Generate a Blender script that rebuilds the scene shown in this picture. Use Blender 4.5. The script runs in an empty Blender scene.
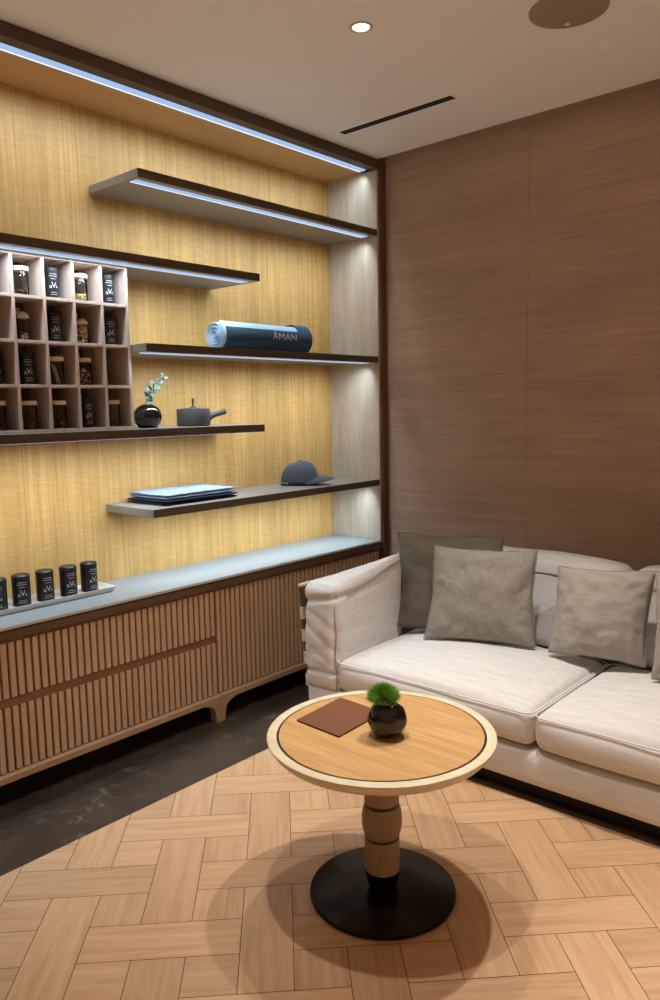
import bpy, bmesh, math, random
from mathutils import Vector, Matrix, noise
random.seed(7)
SC = bpy.context.scene
COL = SC.collection
PI = math.pi

# ------------------------------------------------------------------ helpers
def lin(h):
    h = h.lstrip('#')
    out = []
    for i in (0, 2, 4):
        c = int(h[i:i+2], 16) / 255
        out.append(c/12.92 if c <= 0.04045 else ((c+0.055)/1.055)**2.4)
    return (*out, 1.0)

def mat(name, col, rough=0.5, metal=0.0, spec=0.5, coat=0.0, trans=0.0, ior=1.45, sheen=0.0):
    m = bpy.data.materials.new(name); m.use_nodes = True
    b = m.node_tree.nodes['Principled BSDF']
    b.inputs['Base Color'].default_value = lin(col)
    b.inputs['Roughness'].default_value = rough
    b.inputs['Metallic'].default_value = metal
    b.inputs['Specular IOR Level'].default_value = spec
    b.inputs['Coat Weight'].default_value = coat
    b.inputs['Transmission Weight'].default_value = trans
    b.inputs['IOR'].default_value = ior
    b.inputs['Sheen Weight'].default_value = sheen
    return m

def nodes(m):
    nt = m.node_tree
    return nt, nt.nodes, nt.links, nt.nodes['Principled BSDF']

def coords(nt, scale, src='Object', rot=(0, 0, 0), loc=(0, 0, 0)):
    tc = nt.nodes.new('ShaderNodeTexCoord'); mp = nt.nodes.new('ShaderNodeMapping')
    mp.inputs['Scale'].default_value = scale
    mp.inputs['Rotation'].default_value = rot
    mp.inputs['Location'].default_value = loc
    nt.links.new(tc.outputs[src], mp.inputs['Vector'])
    return mp.outputs['Vector']

def noise_tex(nt, vec, scale=1.0, detail=4, rough=0.55, dist=0.0):
    n = nt.nodes.new('ShaderNodeTexNoise')
    n.inputs['Scale'].default_value = scale; n.inputs['Detail'].default_value = detail
    n.inputs['Roughness'].default_value = rough; n.inputs['Distortion'].default_value = dist
    nt.links.new(vec, n.inputs['Vector'])
    return n.outputs['Fac']

def ramp(nt, fac, stops):
    r = nt.nodes.new('ShaderNodeValToRGB')
    el = r.color_ramp.elements
    while len(el) < len(stops): el.new(0.5)
    for e, (p, c) in zip(el, stops):
        e.position = p; e.color = lin(c) if isinstance(c, str) else (c, c, c, 1)
    nt.links.new(fac, r.inputs['Fac'])
    return r.outputs['Color']

def mixc(nt, a, b, fac, mode='MULTIPLY'):
    x = nt.nodes.new('ShaderNodeMix'); x.data_type = 'RGBA'; x.blend_type = mode
    if isinstance(fac, (int, float)): x.inputs['Factor'].default_value = fac
    else: nt.links.new(fac, x.inputs['Factor'])
    for s, v in ((x.inputs['A'], a), (x.inputs['B'], b)):
        if isinstance(v, str): s.default_value = lin(v)
        else: nt.links.new(v, s)
    return x.outputs['Result']

def bump(nt, fac, strength=0.2, dist=0.002):
    b = nt.nodes.new('ShaderNodeBump')
    b.inputs['Strength'].default_value = strength; b.inputs['Distance'].default_value = dist
    nt.links.new(fac, b.inputs['Height'])
    nt.links.new(b.outputs['Normal'], nt.nodes['Principled BSDF'].inputs['Normal'])

def wood(name, dark, light, scale, rough=0.5, cross=None, spec=0.4, lo=0.3, hi=0.7, blotch=None):
    m = mat(name, light, rough, spec=spec); nt, N, L, B = nodes(m)
    f = noise_tex(nt, coords(nt, scale), 1.0, 6, 0.65, 0.3)
    c = ramp(nt, f, [(lo, dark), (hi, light)])
    if cross:
        f2 = noise_tex(nt, coords(nt, cross), 1.0, 3, 0.6)
        c = mixc(nt, c, ramp(nt, f2, [(0.35, 0.80), (0.65, 1.06)]), 0.6)
    if blotch:
        f3 = noise_tex(nt, coords(nt, blotch), 1.0, 2, 0.5)
        c = mixc(nt, c, ramp(nt, f3, [(0.3, 0.84), (0.7, 1.08)]), 0.8)
    L.new(c, B.inputs['Base Color'])
    bump(nt, f, 0.08, 0.001)
    return m

def fabric(name, a, b, scale=(500, 500, 500), big=0.0, bstr=0.35, streak=None):
    m = mat(name, b, 0.95, spec=0.15, sheen=0.06); nt, N, L, B = nodes(m)
    f = noise_tex(nt, coords(nt, scale), 1.0, 3, 0.7)
    c = ramp(nt, f, [(0.3, a), (0.7, b)])
    if streak:
        f2 = noise_tex(nt, coords(nt, streak), 1.0, 3, 0.6)
        c = mixc(nt, c, ramp(nt, f2, [(0.3, 0.86), (0.7, 1.06)]), 0.8)
    L.new(c, B.inputs['Base Color'])
    bump(nt, f, bstr, 0.0012)
    return m

def emis(name, col, strength):
    m = bpy.data.materials.new(name); m.use_nodes = True
    nt = m.node_tree; nt.nodes.clear()
    o = nt.nodes.new('ShaderNodeOutputMaterial'); e = nt.nodes.new('ShaderNodeEmission')
    e.inputs['Color'].default_value = lin(col); e.inputs['Strength'].default_value = strength
    nt.links.new(e.outputs[0], o.inputs[0])
    return m

def root(name, label, cat, loc=(0, 0, 0), group=None, kind=None):
    o = bpy.data.objects.new(name, None); COL.objects.link(o)
    o.empty_display_size = 0.05
    o.location = loc; o['label'] = label; o['category'] = cat
    if group: o['group'] = group
    if kind: o['kind'] = kind
    return o

def tag(o, label, cat, group=None, kind=None):
    o['label'] = label; o['category'] = cat
    if group: o['group'] = group
    if kind: o['kind'] = kind
    return o

def wloc(o):
    p = Vector((0, 0, 0))
    while o: p += Vector(o.location); o = o.parent
    return p

def build(name, bm, m, parent=None, loc=None, smooth=False, label=None, subsurf=0, local=False):
    """bm is in world coordinates (unless local); the object's origin goes to its parent's origin, or to loc."""
    base = wloc(parent) if parent else Vector(loc or (0, 0, 0))
    if not local:
        bmesh.ops.translate(bm, verts=bm.verts, vec=-base)
    bmesh.ops.recalc_face_normals(bm, faces=bm.faces)
    me = bpy.data.meshes.new(name)
    bm.to_mesh(me); bm.free()
    for x in (m if isinstance(m, (list, tuple)) else [m]): me.materials.append(x)
    o = bpy.data.objects.new(name, me); COL.objects.link(o)
    if parent: o.parent = parent
    else: o.location = base
    if smooth:
        for p in me.polygons: p.use_smooth = True
    if smooth == 'auto':
        me.set_sharp_from_angle(angle=math.radians(38))
    if subsurf:
        s = o.modifiers.new('sub', 'SUBSURF'); s.levels = s.render_levels = subsurf
    if label: o['label'] = label
    return o

def structure(name, bm, m):
    o = build(name, bm, m); o['kind'] = 'structure'; return o

def BM(): return bmesh.new()

def box(bm, lo, hi, bev=0.0, seg=2, mi=0):
    lo, hi = Vector(lo), Vector(hi)
    r = bmesh.ops.create_cube(bm, size=1.0)
    vs = r['verts']
    c, s = (lo+hi)/2, hi-lo
    for v in vs: v.co = Vector((c.x+v.co.x*s.x, c.y+v.co.y*s.y, c.z+v.co.z*s.z))
    fs = list({f for v in vs for f in v.link_faces})
    for f in fs: f.material_index = mi
    if bev > 0:
        es = list({e for v in vs for e in v.link_edges})
        g = bmesh.ops.bevel(bm, geom=es, offset=bev, segments=seg, profile=0.5, affect='EDGES', clamp_overlap=True)
        for f in g['faces']: f.material_index = mi
    return bm

def lathe(bm, prof, c=(0, 0, 0), seg=48, axis=None, mi=0):
    c = Vector(c); rings = []
    for r, z in prof:
        if r < 1e-6: rings.append([bm.verts.new(c+Vector((0, 0, z)))])
        else: rings.append([bm.verts.new(c+Vector((r*math.cos(2*PI*k/seg), r*math.sin(2*PI*k/seg), z))) for k in range(seg)])
    for a, b in zip(rings, rings[1:]):
        for k in range(seg):
            k2 = (k+1) % seg
            q = []
            q.append(a[k] if len(a) > 1 else a[0])
            if len(a) > 1: q.append(a[k2])
            if len(b) > 1: q += [b[k2], b[k]]
            else: q.append(b[0])
            if len(q) > 2:
                f = bm.faces.new(q); f.material_index = mi
    return bm

def tube(bm, pts, r, seg=8, closed=False, mi=0):
    pts = [Vector(p) for p in pts]; n = len(pts); rings = []
    rr = r if isinstance(r, (list, tuple)) else [r]*n
    up = Vector((0, 0, 1))
    for i, p in enumerate(pts):
        a = pts[(i-1) % n] if (closed or i) else p
        b = pts[(i+1) % n] if (closed or i < n-1) else p
        d = (b-a).normalized()
        u = up if abs(d.dot(up)) < 0.95 else Vector((1, 0, 0))
        x = d.cross(u).normalized(); y = x.cross(d)
        rings.append([bm.verts.new(p+rr[i]*(x*math.cos(2*PI*k/seg)+y*math.sin(2*PI*k/seg))) for k in range(seg)])
    for i in range(n if closed else n-1):
        a, b = rings[i], rings[(i+1) % n]
        for k in range(seg):
            f = bm.faces.new((a[k], a[(k+1) % seg], b[(k+1) % seg], b[k])); f.material_index = mi
    if not closed:
        bm.faces.new(rings[0]); bm.faces.new(rings[-1])
    return bm

def prism(bm, poly, axis, a, b, mi=0):
    """extrude a 2D polygon along axis from a to b; poly in the two other axes in order"""
    def P(p, t):
        l = list(p); l.insert(axis, t); return Vector(l)
    A = [bm.verts.new(P(p, a)) for p in poly]; Bv = [bm.verts.new(P(p, b)) for p in poly]
    fs = [bm.faces.new(A), bm.faces.new(Bv)]
    n = len(poly)
    for i in range(n): fs.append(bm.faces.new((A[i], A[(i+1) % n], Bv[(i+1) % n], Bv[i])))
    for f in fs: f.material_index = mi
    return bm

def text_bm(s, size, extrude=0.0):
    cu = bpy.data.curves.new('t', 'FONT'); cu.body = s; cu.size = size
    cu.align_x = 'CENTER'; cu.align_y = 'CENTER'; cu.extrude = extrude; cu.resolution_u = 3
    ob = bpy.data.objects.new('t', cu); COL.objects.link(ob)
    dg = bpy.context.evaluated_depsgraph_get()
    me = bpy.data.meshes.new_from_object(ob.evaluated_get(dg))
    bm = BM(); bm.from_mesh(me)
    bpy.data.objects.remove(ob); bpy.data.curves.remove(cu); bpy.data.meshes.remove(me)
    bmesh.ops.triangulate(bm, faces=bm.faces)
    return bm

def join(dst, src):
    me = bpy.data.meshes.new('tmp'); src.to_mesh(me); src.free()
    dst.from_mesh(me); bpy.data.meshes.remove(me)

def copy_thing(r, loc, label, rotz=0.0, group=None):
    c = r.copy(); COL.objects.link(c); c.location = loc; c.rotation_euler = (0, 0, rotz)
    c['label'] = label
    if group: c['group'] = group
    for ch in r.children:
        d = ch.copy(); COL.objects.link(d); d.parent = c
        for g in ch.children:
            e = g.copy(); COL.objects.link(e); e.parent = d
    return c

# ------------------------------------------------------------------ materials
M_gold = wood('golden_veneer', '#b58a4c', '#d9b273', (14, 95, 2.2), 0.45, cross=(10, 14, 170), lo=0.28, hi=0.72, blotch=(1, 9, 0.8))
M_cream = wood('cream_veneer', '#baae9e', '#cfc4b5', (14, 14, 1.5), 0.5, lo=0.3, hi=0.7, cross=(60, 60, 6))
M_soffit = wood('soffit_veneer', '#b28d5f', '#c59f70', (9, 1.2, 9), 0.5)
M_trim = wood('dark_trim', '#4a3c32', '#5a4a3e', (40, 3, 40), 0.5)
M_stile = wood('stile_wood', '#5c4334', '#6d5140', (40, 40, 3), 0.5)
M_shelf = mat('shelf_laminate', '#8a857d', 0.42)
M_edge = wood('shelf_edge', '#4d4137', '#5b4e43', (30, 3, 60), 0.45)
M_black = mat('black_channel', '#17181c', 0.5)
M_led = emis('led_diffuser', '#a9c4ec', 0.9)
M_ledline = emis('led_line', '#e6f2ff', 1.3)
M_counter = mat('counter_top', '#8b9499', 0.38)
M_lip = mat('counter_lip', '#c5c6c2', 0.3)
M_cab = wood('walnut_rail', '#5d4535', '#6d523f', (40, 2.5, 40), 0.5)
M_slat = wood('slat_wood', '#c0a283', '#d2b494', (60, 60, 3), 0.5)
M_leg = wood('leg_wood', '#ab8d6f', '#bc9c7c', (40, 4, 40), 0.5)
M_groove = mat('groove_back', '#4a3020', 0.7)
M_grip = wood('grip_wood', '#7f5c42', '#8f6a4d', (40, 2.5, 60), 0.5)
M_wall = wood('wall_veneer', '#a99180', '#bca391', (1.6, 8, 60), 0.6, spec=0.25, lo=0.25, hi=0.75, cross=(5, 5, 240), blotch=(1.4, 1, 5))
M_ceil = mat('ceiling_paint', '#f0eeeb', 0.9, spec=0.1)
M_plain = mat('far_wall_paint', '#cdc3b8', 0.9, spec=0.1)
M_dark = mat('shadow_gap', '#2a211b', 0.9)
M_rack = wood('rack_wood', '#b3a196', '#c6b5aa', (50, 50, 4), 0.55)
M_rackback = wood('rack_back', '#4d382a', '#5b4333', (40, 40, 4), 0.6)
M_white = mat('white_ceramic', '#dcd6d0', 0.3)
M_can = mat('canister_black', '#131215', 0.32)
M_canlid = mat('canister_lid', '#1b1a1d', 0.4)
M_print = mat('white_print', '#b4b8bd', 0.6)
M_glass = bpy.data.materials.new('jar_glass'); M_glass.use_nodes = True
_n = M_glass.node_tree; _n.nodes.clear()
_o = _n.nodes.new('ShaderNodeOutputMaterial'); _mx = _n.nodes.new('ShaderNodeMixShader'); _tr = _n.nodes.new('ShaderNodeBsdfTransparent'); _gl = _n.nodes.new('ShaderNodeBsdfGlossy')
_tr.inputs['Color'].default_value = (0.96, 0.965, 0.96, 1); _gl.inputs['Roughness'].default_value = 0.06
_lw = _n.nodes.new('ShaderNodeLayerWeight'); _lw.inputs['Blend'].default_value = 0.18
_n.links.new(_lw.outputs['Fresnel'], _mx.inputs[0]); _n.links.new(_tr.outputs[0], _mx.inputs[1]); _n.links.new(_gl.outputs[0], _mx.inputs[2]); _n.links.new(_mx.outputs[0], _o.inputs[0])
M_lid = wood('pale_lid', '#d9c6b0', '#e8d9c8', (60, 60, 12), 0.5)
M_tag = mat('label_plate_cream', '#dcc79f', 0.6)
M_ltblue = fabric('towel_light_blue', '#8fabcc', '#b9cfe6', (420, 420, 420), bstr=0.8)
M_navy = fabric('towel_navy', '#2a4053', '#40586c', (420, 420, 420), bstr=0.8)
M_cap = fabric('cap_cloth', '#42474f', '#565c67', (700, 700, 700))
M_capdark = mat('cap_dark', '#14161c', 0.7)
M_strap = mat('cap_buckle', '#8d8f92', 0.35, metal=0.8)
M_cloth = fabric('folded_light', '#7b8daa', '#98aac6', (600, 600, 600))
M_cloth2 = fabric('folded_navy', '#141a27', '#20283a', (600, 600, 600))
M_pot = mat('pot_clay', '#454446', 0.6)
M_potknob = mat('pot_knob', '#3b2416', 0.4)
M_vase = mat('black_glaze', '#0e0c0b', 0.12, coat=0.5)
M_stem = mat('stem_green', '#65705a', 0.6)
M_leaf = mat('eucalyptus_leaf', '#62766c', 0.6)
M_moss = mat('moss_green', '#74a434', 0.75)
M_sofa = fabric('sofa_linen', '#d0cdcb', '#e4e2e1', (260, 900, 900), bstr=0.3, streak=(6, 40, 90))
M_piping = mat('sofa_piping', '#dad6d3', 0.9)
M_seam = mat('sofa_seam', '#8d8683', 0.9)
M_pil1 = fabric('pillow_taupe', '#5d5348', '#71675b', (500, 500, 500))
M_pil2 = fabric('pillow_grey', '#716c65', '#ada89f', (260, 260, 260), bstr=0.6)
M_pil3 = fabric('pillow_light_grey', '#989289', '#b2aca4', (90, 90, 700), streak=(8, 8, 160))
M_legd = mat('sofa_plinth', '#241b15', 0.6)
M_armpanel = mat('arm_panel_leather', '#5c4a36', 0.6)
M_armstrap = mat('arm_strap', '#cfc6ae', 0.7)
M_ash = wood('ash_rim', '#d3c3a4', '#e6d9be', (8, 30, 30), 0.4)
M_oak = wood('oak_inlay', '#bb8d57', '#d5ab77', (3.0, 38, 10), 0.38, cross=(6, 160, 6), lo=0.3, hi=0.7)
M_oak.node_tree.nodes['Mapping'].inputs['Rotation'].default_value = (0, 0, math.radians(-34))
M_col = wood('column_ash', '#8b7456', '#9c8567', (40, 40, 4), 0.45)
M_ring = mat('bronze_ring', '#3a2418', 0.35)
M_base = mat('table_base_black', '#150f0a', 0.2, spec=0.28)
M_folder = fabric('brown_leather', '#6b4632', '#7c5440', (350, 350, 350), bstr=0.3)
M_speaker = mat('speaker_grille', '#9a8b7a', 0.9)
M_slot = mat('slot_black', '#0b0a0a', 0.8)
M_lampring = mat('lamp_ring', '#c6bbb0', 0.4)
M_lamp = emis('lamp_glow', '#fff1dc', 6.0)

# marble
M_marble = mat('dark_marble', '#4b413a', 0.3); nt, N, L, B = nodes(M_marble)
v = coords(nt, (1, 1, 1))
f1 = noise_tex(nt, v, 3.0, 8, 0.6, 0.6)
w = noise_tex(nt, v, 2.2, 6, 0.62, 1.6)
base = ramp(nt, f1, [(0.3, '#362d25'), (0.7, '#473c32')])
vein = ramp(nt, w, [(0.485, 0.0), (0.5, 1.0), (0.515, 0.0)])
c = mixc(nt, base, '#8d8276', vein, 'MIX')
mx = N['Mix'] if 'Mix' in N else None
# weaken the veins with a second noise
g = nt.nodes.new('ShaderNodeMath'); g.operation = 'MULTIPLY'
sp = ramp(nt, noise_tex(nt, v, 6.0, 3), [(0.42, 0.0), (0.70, 0.5)])
for n_ in N:
    if n_.bl_idname == 'ShaderNodeMix': mixn = n_
nt.links.new(vein, g.inputs[0]); nt.links.new(sp, g.inputs[1]); nt.links.new(g.outputs[0], mixn.inputs['Factor'])
L.new(c, B.inputs['Base Color'])

# parquet: grain runs along each plank's own UV, tone from the plank's own random value
M_parq = mat('parquet_oak', '#c39a72', 0.42, spec=0.4); nt, N, L, B = nodes(M_parq)
at = nt.nodes.new('ShaderNodeAttribute'); at.attribute_name = 'rnd'
uvn = nt.nodes.new('ShaderNodeTexCoord')
off = nt.nodes.new('ShaderNodeVectorMath'); off.operation = 'MULTIPLY_ADD'
nt.links.new(at.outputs['Color'], off.inputs[0]); off.inputs[1].default_value = (37, 53, 11)
nt.links.new(uvn.outputs['UV'], off.inputs[2])
mp = nt.nodes.new('ShaderNodeMapping'); mp.inputs['Scale'].default_value = (2.2, 30, 1)
nt.links.new(off.outputs[0], mp.inputs['Vector'])
f = noise_tex(nt, mp.outputs['Vector'], 1.0, 6, 0.62, 1.1)
mp2 = nt.nodes.new('ShaderNodeMapping'); mp2.inputs['Scale'].default_value = (14, 260, 1)
nt.links.new(off.outputs[0], mp2.inputs['Vector'])
f2 = noise_tex(nt, mp2.outputs['Vector'], 1.0, 3, 0.6)
c = ramp(nt, f, [(0.25, '#b08a66'), (0.5, '#c39e79'), (0.75, '#cea987')])
c = mixc(nt, c, ramp(nt, f2, [(0.3, 0.9), (0.65, 1.03)]), 0.7)
sepc = nt.nodes.new('ShaderNodeSeparateColor'); nt.links.new(at.outputs['Color'], sepc.inputs[0])
c = mixc(nt, c, ramp(nt, sepc.outputs[0], [(0.0, 0.84), (1.0, 1.06)]), 0.8)
L.new(c, B.inputs['Base Color']); bump(nt, f2, 0.05, 0.0005)
M_gap = mat('parquet_gap', '#3a2415', 0.8)

# ------------------------------------------------------------------ setting
CEIL = 2.682; WY = 0.07; XMAX = 4.6; YMIN = -5.2; BX = -0.348
structure('wall_left', box(BM(), (-0.50, YMIN, 0), (-0.366, WY+0.1, 2.9)), M_plain)
bm = BM(); box(bm, (-0.36, WY, 0), (0.84, WY+0.1, 2.88)); box(bm, (0.8415, WY, 0), (2.4, WY+0.1, 2.88)); box(bm, (2.4015, WY, 0), (XMAX, WY+0.1, 2.88))
box(bm, (-0.36, WY+0.003, 0), (XMAX, WY+0.09, 2.87))
structure('wall_right', bm, M_wall)
structure('wall_front', box(BM(), (XMAX, YMIN, 0), (XMAX+0.1, WY+0.1, 2.9)), M_plain)
structure('wall_back', box(BM(), (-0.5, YMIN-0.1, 0), (XMAX+0.1, YMIN, 2.9)), M_plain)
bm = BM(); box(bm, (-0.365, YMIN, CEIL), (XMAX, 0.0, CEIL+0.1)); box(bm, (-0.365, -0.2, 2.86), (XMAX, WY, 2.90))
structure('ceiling', bm, M_ceil)

XM, YM = 0.362, -0.955          # edges of the parquet field
W = 0.139
bm = BM(); uv = bm.loops.layers.uv.new('UVMap'); cl = bm.loops.layers.float_color.new('rnd')
P0, Q0 = -1.0945, -2.0585
def fw(p, q, z): s = 2**-0.5; return Vector(((p-q)*s, (p+q)*s, z))
gap = 0.0010
def plank(i0, j0, i1, j1):
    p0, p1 = P0+i0*W+gap, P0+i1*W-gap; q0, q1 = Q0+j0*W+gap, Q0+j1*W-gap
    cx = fw((p0+p1)/2, (q0+q1)/2, 0)
    if not (XM-0.4 < cx.x < XMAX+0.3 and YMIN-0.3 < cx.y < YM+0.4): return
    vs = [bm.verts.new(fw(p, q, 0)) for p, q in ((p0, q0), (p1, q0), (p1, q1), (p0, q1))]
    fc = bm.faces.new(vs)
    flip = (i1-i0 < j1-j0) or ((i1-i0 == j1-j0) and random.random() < 0.5)
    rc = (random.random(), random.random(), random.random(), 1)
    for l in fc.loops:
        p = (l.vert.co.x+l.vert.co.y)*2**-0.5; q = (l.vert.co.y-l.vert.co.x)*2**-0.5
        l[uv].uv = (q, p) if flip else (p, q); l[cl] = rc
for i in range(-40, 60):
    for j in range(-60, 40):
        if i % 2 and j % 2 == 0:                     # centre of a three-square plank
            if (i - 1) % 4 == (j + 2) % 4: plank(i-1, j, i+2, j+1)
            else: plank(i, j-1, i+1, j+2)
        elif i % 2 == 0 and j % 2: plank(i, j, i+1, j+1)
g = [bm.verts.new((x, y, -0.0015)) for x, y in ((0, 0.2), (XMAX, 0.2), (XMAX, YMIN), (0, YMIN))]
f = bm.faces.new(g); f.material_index = 1
def cut(co, no): bmesh.ops.bisect_plane(bm, geom=bm.verts[:]+bm.edges[:]+bm.faces[:], plane_co=co, plane_no=no, clear_outer=True)
cut((XM, 0, 0), (-1, 0, 0)); cut((0, YM, 0), (0, 1, 0)); cut((XMAX, 0, 0), (1, 0, 0)); cut((0, YMIN, 0), (0, -1, 0))
bmesh.ops.recalc_face_normals(bm, faces=bm.faces)
me = bpy.data.meshes.new('floor'); bm.normal_update()
for fc in bm.faces:
    if fc.normal.z < 0: fc.normal_flip()
bm.to_mesh(me); bm.free(); me.materials.append(M_parq); me.materials.append(M_gap)
o = bpy.data.objects.new('floor', me); COL.objects.link(o); o['kind'] = 'structure'
bm = BM()   # dark marble border along both walls, laid in slabs
def slab(x0, y0, x1, y1): box(bm, (x0+0.0006, y0+0.0006, -0.04), (x1-0.0006, y1-0.0006, 0.0))
for k in range(6): slab(-0.366, -0.955-(k+1)*0.75, 0.115, -0.955-k*0.75); slab(0.115, -0.955-(k+1)*0.75, XM, -0.955-k*0.75)
slab(-0.366, YM, XM, WY)
for k in range(6): slab(XM+k*0.75, YM, XM+(k+1)*0.75, -0.45); slab(XM+k*0.75, -0.45, XM+(k+1)*0.75, WY)
box(bm, (-0.366, YMIN, -0.06), (XMAX, WY, -0.03))
structure('floor_border', bm, M_marble)

# ------------------------------------------------------------------ shelving alcove
YL = -3.0
al = root('shelving_alcove', 'tall built-in alcove with golden veneer back, dark wood frame and cream side', 'alcove', (-0.17, -1.4, 0.66))
build('back_panel', box(BM(), (-0.365, YL, 0.60), (BX, 0.02, 2.67)), M_gold, al, label='golden vertical grain veneer back')
build('side_panel', box(BM(), (BX, 0.005, 0.661), (-0.001, 0.021, 2.634), 0.001), M_cream, al, label='cream wood veneer side')
build('side_panel', box(BM(), (BX, YL-0.016, 0.661), (-0.001, YL, 2.634), 0.001), M_cream, al, label='cream wood veneer side')
build('soffit_panel', box(BM(), (BX, YL, 2.634), (-0.098, 0.005, 2.66)), M_soffit, al, label='tan veneer underside')
bm = BM(); box(bm, (-0.034, YL-0.07, 2.634), (0.012, WY, CEIL-0.001), 0.0015)
build('header', bm, M_trim, al, label='dark brown wood header')
for y0, y1 in ((0.0215, WY-0.001), (YL-0.07, YL-0.0165)):
    build('stile', box(BM(), (-0.06, y0, 0.0), (0.010, y1, 2.6335), 0.0015), M_stile, al, label='dark brown upright stile')
ch = build('lamp_channel', box(BM(), (-0.098, YL, 2.640), (-0.034, 0.005, 2.662)), M_black, al, label='black recessed lamp channel')
build('led_strip', box(BM(), (-0.086, YL+0.02, 2.6345), (-0.054, -0.02, 2.640)), M_led, ch, label='glowing bluish light strip')
build('led_line', box(BM(), (-0.094, YL+0.02, 2.6345), (-0.0865, -0.02, 2.640)), M_ledline, ch, label='bright white edge of the strip')

def led_light(name, y0, y1, x, z, power, parent, tilt=25, spread=126, col=(0.76, 0.90, 1.0)):
    l = bpy.data.lights.new(name, 'AREA'); l.shape = 'RECTANGLE'
    l.size = abs(y1-y0); l.size_y = 0.03; l.energy = power*abs(y1-y0); l.color = col; l.spread = math.radians(spread)
    o = bpy.data.objects.new(name, l); COL.objects.link(o)
    t = math.radians(tilt)
    X = Vector((0, 1, 0)); Z = Vector((math.sin(t), 0, math.cos(t))); Y = Z.cross(X)
    mw = Matrix((X, Y, Z)).transposed().to_4x4(); mw.translation = Vector((x, (y0+y1)/2, z)) - wloc(parent)
    o.matrix_local = mw; o.parent = parent; o.matrix_parent_inverse = Matrix()
    return o
LP = 4.6
led_light('led_light', YL+0.02, -0.02, -0.073, 2.632, LP*0.9, al)

SH = {}
def shelf(key, label, y0, y1, z, e0, e1):
    t = 0.033; zb = z-t
    r = root('wall_shelf', label, 'shelf', (-0.17, (y0+y1)/2, zb), 'floating shelves in the alcove')
    build('board', box(BM(), (BX, y0, zb), (-0.004, y1, z), 0.0012), M_shelf, r, label='grey laminate board')
    build('front_edge', box(BM(), (-0.004, y0, zb), (0.0, y1, z), 0.0008), M_edge, r, label='dark brown front edging')
    s = build('led_strip', box(BM(), (-0.070, e0, zb-0.0025), (-0.037, e1, zb+0.001), 0.0006), M_led, r, label='glowing bluish light strip')
    build('led_line', box(BM(), (-0.078, e0, zb-0.0025), (-0.0705, e1, zb+0.001), 0.0006), M_ledline, s, label='bright white edge of the strip')
    led_light('led_light', e0, e1, -0.056, zb-0.006, LP, r)
    SH[key] = r
shelf(1, 'topmost grey floating shelf on the right, empty, with glowing strip beneath', -1.494, 0.004, 2.3286, -1.478, -0.03)
shelf(2, 'upper grey floating shelf running left over the pigeonhole rack', YL, -0.864, 2.0025, YL+0.02, -0.90)
shelf(3, 'grey floating shelf carrying the rolled blue towel', -1.492, 0.004, 1.6655, -1.472, -0.03)
shelf(4, 'grey floating shelf carrying pigeonhole rack, small vase and clay pot', YL, -0.860, 1.3266, YL+0.02, -0.90)
shelf(5, 'lowest grey floating shelf carrying the folded cloths and cap', -1.494, 0.004, 0.9987, -1.472, -0.03)

# ------------------------------------------------------------------ counter and cabinets
ct = root('countertop', 'long pale blue-grey worktop over the fluted cabinets', 'countertop', (-0.17, -1.4, 0.648))
build('worktop', box(BM(), (BX, YL, 0.648), (-0.003, 0.020, 0.660), 0.001), M_counter, ct)
build('edge_lip', box(BM(), (-0.003, YL, 0.6485), (0.001, 0.0205, 0.6595), 0.0005), M_lip, ct, label='thin pale front lip')

def slats(bm, y0, y1, z0, z1):
    n = max(1, round((y1-y0)/0.0293)); p = (y1-y0)/n
    box(bm, (-0.048, y0, z0), (-0.0335, y1, z1), mi=1)
    for k in range(n):
        a = y0+k*p+0.0042; b = y0+(k+1)*p-0.0042
        prism(bm, [(-0.034, a), (-0.034, b), (-0.0175, b), (-0.0155, b-0.002), (-0.0155, a+0.002), (-0.0175, a)], 2, z0+0.004, z1)
def leg_poly(ya, yb, sgn):
    """half a bracket foot whose straight side is at ya; sgn is the direction it flares"""
    pts = [(ya, 0.0), (ya, 0.0965)]
    for k in range(15):
        t = k/14
        pts.append((ya+sgn*(0.023+0.012*(1-t)+0.062*(1-t)**7), 0.0963*(1-t)))
    return pts
def cabinet(label, y0, y1, drawers):
    r = root('sideboard', label, 'cabinet', (-0.17, (y0+y1)/2, 0.0), 'fluted cabinets under the worktop')
    build('carcass', box(BM(), (-0.34, y0+0.001, 0.126), (-0.0485, y1-0.001, 0.6475)), M_cab, r)
    bm = BM(); prism(bm, [(-0.048, 0.598), (-0.048, 0.6475), (-0.010, 0.6475), (-0.004, 0.640), (-0.004, 0.612), (-0.016, 0.598)], 1, y0+0.0006, y1-0.0006)
    # prism axes are (x, z) when extruding along y
    build('top_rail', bm, M_cab, r, label='dark brown rounded top rail')
    bm = BM(); prism(bm, [(-0.048, 0.096), (-0.048, 0.126), (-0.012, 0.126), (-0.004, 0.118), (-0.004, 0.096)], 1, y0+0.0006, y1-0.0006)
    build('bottom_rail', bm, M_leg, r, label='lighter brown bottom rail')
    if drawers:
        bm = BM(); slats(bm, y0+0.003, y1-0.002, 0.394, 0.598)
        build('drawer', bm, [M_slat, M_groove], r, label='upper fluted drawer front')
        bm = BM(); box(bm, (-0.048, y0+0.003, 0.3625), (-0.024, y1-0.004, 0.3935))
        build('grip_channel', bm, M_grip, r, label='plain brown finger groove')
        bm = BM(); slats(bm, y0+0.003, y1-0.002, 0.1265, 0.362)
        build('drawer', bm, [M_slat, M_groove], r, label='lower fluted drawer front')
    else:
        bm = BM(); slats(bm, y0+0.001, y1-0.003, 0.1265, 0.598)
        build('door', bm, [M_slat, M_groove], r, label='full height fluted front')
    for ya, s in ((y0+0.0006, 1), (y1-0.0006, -1)):
        for xa, xb in ((-0.046, -0.0036), (-0.33, -0.29)):
            build('leg', prism(BM(), leg_poly(ya, 0, s), 0, xa, xb), M_leg, r)
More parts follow.
